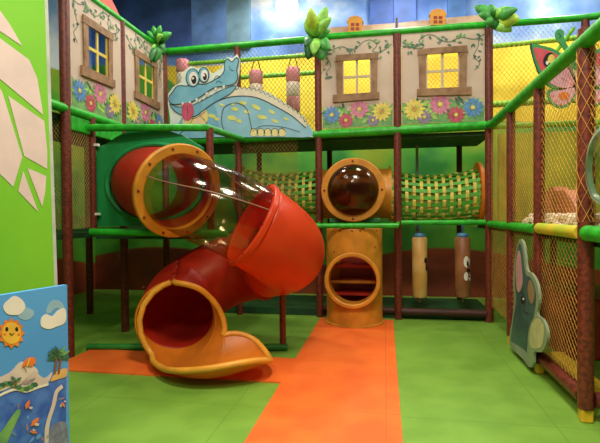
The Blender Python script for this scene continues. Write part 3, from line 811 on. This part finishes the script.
for px, py, lb in ((237, 312, 'a'), ): pass
# green entrance panel
B = Board((0, 4.42, 0), (0, -1, 0))
t = thing('slide_entrance_panel', UY(150, 228, 4.42), 'green moulded plastic panel with arched top behind the slide entry', 'panel')
GP = mat('green moulded plastic', (36, 150, 84), .35, rgb2=(24, 128, 66), scale=3, coat=.2)
hc = V((C[0].x, 4.42, C[0].z))
q = MB(); q.slab_hole(B.pts([(96,226),(96,158),(97,147),(106,144),(116,137),(128,131),(146,129),(166,130),(182,135),(192,141),(202,147),(203,160),(203,226)], False), [hc+V((.07+math.cos(2*PI*k/40)*(SR*1.42), 0, math.sin(2*PI*k/40)*(SR+.012))) for k in range(40)], (0, .05, 0), GP)
q.build('panel', t)
for (px, py) in ((96,145), (97,214)):
    q = MB(); a = UY(px, py, 4.38); q.box((a.x-.04, 4.36, a.z-.012), (a.x+.03, 4.40, a.z+.012), WHITE); q.build('bracket', t)
q = MB(); q.tube([hc+V((.07+math.cos(2*PI*k/40)*(SR*1.42+.01), -.01, math.sin(2*PI*k/40)*(SR+.03))) for k in range(40)], .025, GP, 8, closed=True); q.build('rim', t, smooth=True)

# ---------------------------------------------------------------- yellow vertical tube
cx, cy = -.375, 5.80
t = thing('vertical_tube', (cx, cy, 0), 'yellow vertical tube with round opening and steps, standing on the orange strip', 'tube')
hz = UY(355, 281, 5.42).z
R = .335
q = MB(); n1, n2 = 96, 60; vs, fs = [], []
for j in range(n2+1):
    z = 1.17*j/n2
    for i in range(n1):
        a = 2*PI*i/n1; vs.append((cx+R*math.cos(a), cy+R*math.sin(a), z))
for j in range(n2):
    for i in range(n1):
        am = 2*PI*(i+.5)/n1; zm = 1.17*(j+.5)/n2
        if math.sin(am) < 0 and (R*math.cos(am))**2+(zm-hz)**2 < .285**2: continue
        fs.append((j*n1+i, j*n1+(i+1) % n1, (j+1)*n1+(i+1) % n1, (j+1)*n1+i))
q.add(vs, fs, YEL); q.build('tube_body', t, smooth=True, solid=.012)
q = MB(); q.lathe((cx, cy-.38, hz), (0, 1, 0), [(0, .275), (-.012, .285), (-.012, .315), (0, .325), (.03, .325), (.035, .30), (.22, .30), (.22, .275), (0, .275)], YEL, 56)
q.build('opening_ring', t, smooth=True)
q = MB()
q.lathe((cx, cy, 0), (0, 0, 1), [(0, R), (0, R+.03), (.03, R+.03), (.04, R)], YEL, 48); q.build('base_flange', t, smooth=True)
for zz, m in ((hz+.14, DRED), (hz-.05, YEL), (hz-.2, DRED)):
    q = MB(); P_ = []
    for k in range(17):
        a = PI*k/16; P_.append((cx+.31*math.cos(a), cy-.02+.31*math.sin(a)*.95, zz))
    q.slab(P_, (0, 0, -.03), m); o = q.build('step', t)
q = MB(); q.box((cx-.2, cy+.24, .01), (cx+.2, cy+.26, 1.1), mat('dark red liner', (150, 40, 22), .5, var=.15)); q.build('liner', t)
for px, py in ((352,231),(360,231),(376,231),(334,252),(374,248),(340,231)):
    p = UY(px, py, cy-R); dx = p.x-cx; yy = cy-math.sqrt(max(0, R*R-dx*dx))
    q = MB(); q.ball((p.x, yy, p.z), .013, BOLT, 8); q.build('bolt', t)

# bubble window
bc = UY(353, 190, 5.70); bx, bz = bc.x, bc.z
t = thing('bubble_window', (bx, 5.7, bz-.4), 'round yellow rimmed bubble window with smoky clear dome', 'bubble window')
o = ringq((bx, 5.7, bz), (0, 1, 0), .305, .385, .05, YEL, 56).build('rim', t, smooth=True)
bolts((bx, 5.7, bz), (0, -1, 0), .345, .05, 4, o, .014)
q = MB(); q.lathe((bx, 5.69, bz), (0, -1, 0), [(.17*math.sin(PI/2*k/10), .31*math.cos(PI/2*k/10)) for k in range(11)], SMOKE, 48); q.build('dome', t, smooth=True)
q = MB(); q.lathe((bx, 5.72, bz), (0, 1, 0), [(0, .31), (.35, .31), (.36, .33), (.0, .33), (0, .31)], YEL, 48); q.build('collar_tube', t, smooth=True)
GB = mat('dark green panel', (30, 120, 60), .5, var=.15)
q = MB(); q.box((cx-.30, 5.76, MID+.03), (cx+.32, 5.99, MID+.085), GB); tag(q.build('green_ledge', bevel=.01), 'small green ledge below the bubble window', 'ledge')
# cross tunnel joint
t2 = thing('tunnel_joint', (bx, 6.45, bz-.36), 'yellow tube joint linking the woven tunnels behind the bubble window', 'tube joint')
q = MB(); q.lathe((bx-.5, 6.45, bz-.02), (1, 0, 0), [(0, .33), (0, .37), (.03, .37), (.03, .335), (.93, .335), (.93, .37), (.96, .37), (.96, .33)], YEL, 48); q.build('joint_tube', t2, smooth=True)

# woven tunnels
WG = mat('green webbing', (90, 180, 60), .6, var=.15, scale=12); WY = mat('yellow webbing', (226, 206, 90), .6, var=.12, scale=12)
def woven(xa, xb, y, za, zb, r, label, endr=.0, endl=.0):
    t = thing('woven_tunnel', ((xa+xb)/2, y, min(za, zb)-r), label, 'tunnel', 'woven crawl tunnels at middle height')
    n = max(2, int(abs(xb-xa)/.088)); K = 22
    def cen(s): return V((xa+(xb-xa)*s, y, za+(zb-za)*s - .05*math.sin(PI*s)))
    def rad(s): return r*(1+.06*abs(2*s-1)**2)
    q = MB()
    for i in range(n+1):
        s = i/n; w = .02/abs(xb-xa)
        vs, fs = [], []
        for j, ss in enumerate((s-w, s+w)):
            for k in range(K*4):
                a = 2*PI*k/(K*4); c_ = cen(ss)
                wv = .006*(1 if (int((k+2)//4)+i) % 2 else -1)
                vs.append(c_+V((0, math.cos(a), math.sin(a)))*(rad(ss)+wv))
        N = K*4
        for k in range(N): fs.append((k, (k+1) % N, N+(k+1) % N, N+k))
        q.add(vs, fs, WY)
    q.build('hoop_webbing', t, solid=.004)
    q = MB()
    for k in range(K):
        a = 2*PI*k/K; vs, fs = [], []
        for i in range(n*2+1):
            s = i/(n*2); c_ = cen(s); rr = rad(s)
            for da in (-.075, .075): vs.append(c_+V((0, math.cos(a+da), math.sin(a+da)))*rr)
        for i in range(n*2): fs.append((2*i, 2*i+1, 2*i+3, 2*i+2))
        q.add(vs, fs, WG)
    q.build('long_webbing', t, solid=.004)
    for e, on in ((xa, endl), (xb, endr)):
        if on:
            z = za if e == xa else zb
            q = ringq((e, y, z), (1, 0, 0), r*.92, on, .05, ORG, 48); q.build('end_ring', t, smooth=True)
yT = 6.45
pr0, pr1 = UY(391, 196, yT), UY(478, 194, yT)
woven(bx+.47, pr1.x, yT, UY(391, 196, yT).z, UY(474, 194, yT).z, .31, 'green and yellow woven tunnel right of the bubble window', endr=.41)
pl0, pl1 = UY(241, 190, yT), UY(322, 192, yT)
woven(pl0.x, bx-.5, yT, pl0.z, pl1.z, .29, 'green and yellow woven tunnel left of the bubble window', endl=.36)

# ---------------------------------------------------------------- punch bags
def punch(px, m, label, face):
    y = 6.2
    a, b = UY(px, 237, y), UY(px, 297, y); r = .095; x = a.x
    t = thing('punch_bag', (x, y, b.z), label, 'punch bag', 'cylindrical punch bags under the middle rail')
    L = a.z-b.z
    q = MB(); q.lathe((x, y, b.z), (0, 0, 1), [(0, 0), (0, r*.85), (.02, r), (L-.02, r), (L, r*.85), (L, 0)], m, 28); q.build('bag', t, smooth=True)
    q = MB(); q.lathe((x, y, b.z+L), (0, 0, 1), [(0, .07), (.02, .075), (.05, .06), (.05, 0)], mat('blue cap', (70, 130, 170), .5, var=.15), 20); q.build('cap', t, smooth=True)
    q = MB(); q.tube([(x, y, a.z+.04), (x, y, MID+.0)], .012, mat('blue cap', (70, 130, 170)), 8); q.build('strap', t)
    q = MB(); q.tube([(x, y, b.z), (x, y, b.z-.06)], .012, mat('bag cord', (170, 140, 90), .6, var=.1), 8); q.build('cord', t)
    def onbag(u, v, rr): return V((x+rr*math.sin(u), y-rr*math.cos(u), b.z+L*v))
    for (u, v, su, sv, mm, k) in face:
        q = MB(); pts = []
        N = 14
        vs = [onbag(u, v, r+.002*k)]
        for i in range(N):
            an = 2*PI*i/N; vs.append(onbag(u+su*math.cos(an), v+sv*math.sin(an), r+.002*k))
        q.add(vs, [(0, 1+i, 1+(i+1) % N) for i in range(N)], mm)
        q.build('face_mark', t)
    return t
punch(419.5, mat('cream vinyl', (222, 180, 110), .45, rgb2=(206, 158, 84), scale=5), 'cream punch bag with dark beak shaped mark', [(.85,.62,.3,.05,BLACK,1),(1.0,.55,.22,.07,BLACK,2),(.95,.49,.2,.04,BLACK,3),(1.05,.57,.12,.03,P_RED,4)])
punch(462.5, mat('tan vinyl', (160, 108, 70), .45, rgb2=(140, 88, 56), scale=5), 'brown punch bag with big white cartoon eyes', [(.35,.6,.38,.095,WHITE,1),(.5,.57,.15,.045,BLACK,2),(.95,.6,.16,.06,WHITE,1),(1.0,.58,.08,.03,BLACK,2),(.3,.36,.3,.07,WHITE,1),(.9,.34,.22,.06,WHITE,1),(.65,.46,.32,.03,BLACK,3),(.75,.36,.16,.02,BLACK,3)])
q = MB(); a = UY(417, 145, 6.8); b = V((a.x, 6.8, .09)); q.tube([a, b], .02, mat('grey pole', (150, 156, 140), .4, var=.1), 10)
tag(q.build('grey_pole', smooth=True), 'thin grey pole behind the right woven tunnel', 'pole')

# ---------------------------------------------------------------- right wing contents
q = MB(); rnd = random.Random(4)
for i in range(620):
    y = rnd.uniform(3.1, 4.9); x = rnd.uniform(X4+.08, X4+.5); z = MID-.02+rnd.uniform(0, .1)
    q.ball((x, y, z+.03), .028, mat('white pebble', (244, 232, 208), .5, rgb2=(230, 210, 176), scale=2), 6)
o = tag(q.build('white_pebbles', smooth=True), 'heap of small white pebble balls on the right wing deck', 'pebbles'); o['kind'] = 'stuff'
B = Board((X4+.42, 0, 0), (-1, 0, 0))
q = MB(); B.body(q, [(540,219),(541,206),(544,195),(548,189),(553,187),(557,191),(563,190),(568,195),(573,203),(576,212),(577,219)], mat('pink plastic', (206, 128, 92), .5, rgb2=(190, 104, 70), scale=7), .12)
tag(q.build('pink_mound', bevel=.015), 'pinkish two humped mound on the pebbles behind the net', 'mound')
p = U(606, 166, (X4+.0, 0, 0), (1, 0, 0))
t = thing('bubble_window', (X4, p.y, p.z-.3), 'clear bubble dome cut off by the right picture edge', 'bubble window')
q = MB(); q.lathe((X4-.02, p.y-.03, p.z), (-1, 0, 0), [(.06*math.sin(PI/2*k/8), .21*math.cos(PI/2*k/8)) for k in range(9)], clear_mat('clear dome', (200, 214, 200)), 36); q.build('dome', t, smooth=True)
ringq((X4-.02, p.y-.03, p.z), (1, 0, 0), .2, .23, .03, mat('clear rim', (170, 190, 170), .3, var=.1), 40).build('rim', t, smooth=True)
# yellow padding on the floor inside the right wing
for (a, b, lb) in (((X4+.12, 3.5), (X4+.24, 4.3), 'yellow floor block inside the netted right wing'), ((X4+.2, 3.32), (2.3, 3.42), 'yellow floor block behind the nearest right post')):
    q = MB(); q.box((a[0], a[1], 0), (b[0], b[1], .16), YG); tag(q.build('floor_block', bevel=.02), lb, 'block')
q = MB(); q.box((1.6, 4.6, 0), (2.3, 5.6, .55), mat('red soft block', (176, 52, 30), .5, var=.15)); tag(q.build('soft_block', bevel=.03), 'red soft play block behind the right wing net', 'block')
q = MB(); q.box((X4+.12, FY+.05, MID+.02), (3.6, FY+.09, UP-.1), mat('mustard pad', (176, 176, 44), .6, rgb2=(140, 156, 40), scale=2)); tag(q.build('wall_pad'), 'mustard yellow panel behind the upper right wing net', 'panel')
q = MB(); q.box((3.0, 3.0, .0), (3.05, 6.1, UP-.05), mat('olive pad', (166, 170, 44), .6, rgb2=(120, 150, 40), scale=1.5)); tag(q.build('wall_pad'), 'olive green panel closing the far side of the right wing', 'panel')

# ---------------------------------------------------------------- big green leaf board and seaside poster
ang = math.radians(16); D = V((math.sin(ang), math.cos(ang), 0)); Nn = V((D.y, -D.x, 0))   # faces right, towards the play area
def edge_point(px, dist):
    d = CAM_R @ V(((px-300)/FPX, 0, -1)); d.z = 0; d.normalize(); return V((EYE.x+d.x*dist, EYE.y+d.y*dist, 0))
g0 = edge_point(56, 2.95)
t = thing('leaf_board', (g0.x, g0.y, 0), 'tall bright green board with large pale leaf design at left', 'board')
LGm = mat('leaf board green', (124, 196, 44), .55, rgb2=(116, 188, 40), scale=2)
B = Board(g0, Nn)
q = MB(); P_ = [g0+Nn*0, g0-D*2.3, ]
q.slab([g0, g0-D*2.3, g0-D*2.3+V((0,0,3.4)), g0-D*.06+V((0,0,3.4))], -Nn*.35, LGm); q.build('board', t)
q = MB(); q.slab([g0+D*.02, g0, g0-D*.06+V((0,0,3.4)), g0-D*.04+V((0,0,3.4))], -Nn*.04, mat('pale metal strip', (196, 200, 190), .3, var=.1)); q.build('edge_strip', t)
LP = mat('pale leaf', (222, 200, 194), .55, var=.04)
q = MB()
for poly in ([(-2,8),(10,25),(22,46),(-2,30)], [(-30,16),(-2,37),(29,60),(37,78),(43,115),(-30,54)],
             [(-30,64),(-2,86),(2,92),(22,157),(13,187),(-10,164),(-30,144)], [(8,96),(44,121),(47,150),(47,169),(24,156)],
             [(27,168),(46,176),(45,192),(42,207)], [(23,171),(38,212),(18,191)]):
    B.fill(q, poly, LP, 2, False)
q.build('leaf_design', t)

p1 = edge_point(66, 2.62)
B = Board(p1, Nn)
zt = U(66, 285, p1, Nn).z
t = thing('seaside_poster', (p1.x, p1.y, 0), 'blue seaside cartoon poster board with sun and palms, bottom left', 'poster')
q = MB(); q.slab([p1, p1-D*1.6, p1-D*1.6+V((0,0,zt)), p1+V((0,0,zt))], -Nn*.03, mat('poster sky', (92, 168, 232), .5, rgb2=(76, 154, 226), scale=2)); q.build('board', t)
SEA = mat('poster sea', (40, 90, 186), .5, rgb2=(70, 124, 210), scale=14); FOAM = mat('poster foam', (220, 206, 196), .5, rgb2=(206, 190, 186), scale=9)
SAND = mat('poster sand', (226, 180, 110), .5, var=.1)
q = MB()
B.fill(q, [(3,306),(9,299),(15,296),(22,300),(25,307),(20,314),(12,315),(6,313)], WHITE, 2)
B.fill(q, [(19,308),(28,308),(34,312),(31,318),(24,320),(18,316)], mat('poster pale cloud', (150, 190, 214), .5, var=.05), 1)
B.fill(q, [(41,318),(46,314),(52,316),(58,310),(65,309),(65,322),(55,327),(48,329),(41,326)], WHITE, 2)
B.fill(q, [(46,312),(50,302),(56,300),(62,303),(64,310),(56,308),(50,313)], mat('poster pale cloud', (150, 190, 214)), 1)
q.build('painted_clouds', t)
q = MB()
sun = []
for i in range(24):
    a = 2*PI*i/24; r = 12.5 if i % 2 else 15.2; sun.append((11+r*.86*math.cos(a), 333+r*math.sin(a)))
B.fill(q, sun, mat('sun orange', (238, 140, 50), .5, var=.1), 3); B.oval(q, (11,333), 9.5, 11, mat('sun yellow', (246, 196, 70), .5, var=.08), 4)
for x in (6, 16): B.oval(q, (x,329), 1.5, 2.2, BLACK, 5)
B.line(q, [(9,333),(11,335),(13,333)], .004, BLACK, 5); B.oval(q, (4,334), 1.4, 1, BOR, 5); B.oval(q, (18,334), 1.4, 1, BOR, 5)
q.build('painted_sun', t)
q = MB()
B.fill(q, [(-60,405),(-20,400),(0,392),(20,388),(34,388),(46,384),(52,377),(66,372),(66,480),(-60,480)], SEA, 1, False)
B.fill(q, [(16,388),(24,380),(34,372),(44,378),(52,372),(48,382),(36,389),(24,391)], FOAM, 2); B.fill(q, [(20,362),(30,364),(38,372),(30,384),(14,386),(-4,392),(-4,380),(10,372)], FOAM, 2)
B.fill(q, [(50,381),(56,372),(66,368),(66,376),(58,379)], SAND, 3)
B.line(q, [(-4,397),(6,392),(16,389),(26,391),(38,387),(48,384)], .012, WHITE, 3); B.line(q, [(46,443),(47,425),(53,405),(56,392),(62,386)], .022, FOAM, 3)
B.fill(q, [(44,443),(50,428),(58,422),(66,424),(66,450),(44,450)], mat('poster rock', (130, 144, 170), .5, rgb2=(110, 110, 140), scale=30), 3)
for i in range(26):
    rr = random.Random(i); x = rr.uniform(-4, 64); y = rr.uniform(398, 450)
    B.oval(q, (x, y), rr.uniform(1, 4), rr.uniform(.8, 2), [SEA, P_BLUE, FOAM, P_LIL][i % 4], 2.2, rr.random()*3)
q.build('painted_sea', t)
for cx_, cy_, s in ((60,362,1.3), (56,364,1.0)):
    q = MB(); B.line(q, [(cx_-2,374),(cx_-1,366),(cx_+1-1,358)], .012, mat('palm trunk', (130, 84, 50), .5, var=.1), 4)
    for a in (-.2, .5, 1.1, 2.0, 2.7, 3.4):
        B.fill(q, leafq((cx_-1,356), 9*s, 1.8, -a, 1), [LEAFD, LEAFP][int(a*3) % 2], 5, False)
    q.build('painted_palm', t)
q = MB()
for x in range(-2, 38, 4): B.oval(q, (x, 386-3*math.sin(x*.2)), 3.4, 2.4, [LEAFD, LEAFP][(x//4) % 2], 4)
B.line(q, [(14,388),(15,380)], .008, BROWN2, 5); B.fill(q, leafq((15,381), 7, 1.6, -.6), LEAFD, 6, False); B.fill(q, leafq((15,381), 7, 1.6, -2.3), LEAFD, 6, False)
q.build('painted_bushes', t)
q = MB(); B.fill(q, [(21,368),(25,359),(33,357),(35,362),(31,366),(25,365)], BOR, 5); B.line(q, [(26,366),(29,358)], .006, P_YEL, 6); B.line(q, [(23,367),(26,372)], .003, BLACK, 6); q.build('painted_parasol', t)
for (x, y, s, a) in ((30,409,5,-1.2),(36,426,6,-.8),(33,431,4,.2),(64,402,3,1)):
    q = MB(); B.fill(q, leafq((x-s, y), 2*s, s*.4, a), BOR, 5, False); B.oval(q, (x, y-s*.3), s*.35, s*.25, FOAM, 6); q.build('painted_fish', t)
q = MB(); B.fill(q, [(-4,440),(6,424),(16,410),(20,412),(12,430),(4,446)], LEAFP, 4)
q.build('painted_seaweed', t)

# ---------------------------------------------------------------- lamps
def lamp(x, y, z, r, label, power, col=(1, .91, .77), size=None):
    t = thing('ceiling_lamp', (x, y, z), label, 'lamp', 'round hall lamps')
    q = MB(); q.lathe((x, y, z), (0, 0, 1), [(0.02, 0), (.02, r), (0, r), (0, r+.03), (.12, r+.02), (.12, 0)], WHITE, 32); q.build('housing', t, smooth=True)
    q = MB(); q.tube([(x, y, z+.12), (x, y, CEIL)], .012, BLACK, 8); q.build('cord', t)
    l = bpy.data.lights.new('lamp_light', 'AREA'); l.shape = 'DISK'; l.size = r*2; l.energy = power; l.color = col
    lo = bpy.data.objects.new('lamp_light', l); COL.objects.link(lo); lo.location = (x, y, z-.01)
lamp(.1, 1.4, 4.9, .45, 'round hall lamp above the orange strip near the viewer', 180)
lamp(.5, 4.9, 5.3, .4, 'round hall lamp above the alcove between both wings', 40)
lamp(-2.3, 5.0, 5.3, .3, 'round hall lamp above the left cottages', 60)
lamp(3.2, 5.0, 5.3, .4, 'round hall lamp above the netted right wing', 75)
lamp(-2.2, 1.2, 5.3, .4, 'round hall lamp behind the green leaf board', 60)
lamp(-.6, -.6, 4.6, .5, 'added fill lamp behind the viewer, lighting the play frame from the front', 75)  # unseen lamp added as frontal fill
# visible glowing lamp near the mural
p = UY(287, 6, 7.25)
t = thing('globe_lamp', (p.x, p.y, p.z-.17), 'glowing white globe lamp hanging before the blue sky mural', 'lamp')
q = MB(); q.ball(p, .17, mat('lamp glow', (255, 240, 214), .5, emit=18), 24); q.build('globe', t, smooth=True)
q = MB(); q.tube([p+V((0,0,.16)), (p.x, p.y, CEIL)], .01, BLACK, 8); q.build('cord', t)
# unseen lights added along the back aisle to brighten the yellow mural
for x, k in ((-2.6, 'left'), (.2, 'middle'), (2.8, 'right')):
    pass
for x, y, lb in ((-1.6, 6.75, 'added mural light above the hanging bags'), (.3, 6.75, 'added mural light above the middle of the upper deck'), (2.4, 6.9, 'added mural light above the butterfly')):
    lamp(x, y, 5.0, .2, lb, 38)

w = bpy.data.worlds.new('hall'); bpy.context.scene.world = w; w.use_nodes = True
w.node_tree.nodes['Background'].inputs[0].default_value = (.9, .85, .6, 1)
w.node_tree.nodes['Background'].inputs[1].default_value = .09
sc_ = bpy.context.scene
sc_.view_settings.view_transform = 'Standard'; sc_.view_settings.look = 'None'
sc_.view_settings.exposure = 0.12; sc_.view_settings.gamma = 1.0
sc_.view_settings.use_curve_mapping = False
for o in bpy.data.objects:
    for k in ('_o', '_w'):
        if k in o: del o[k]
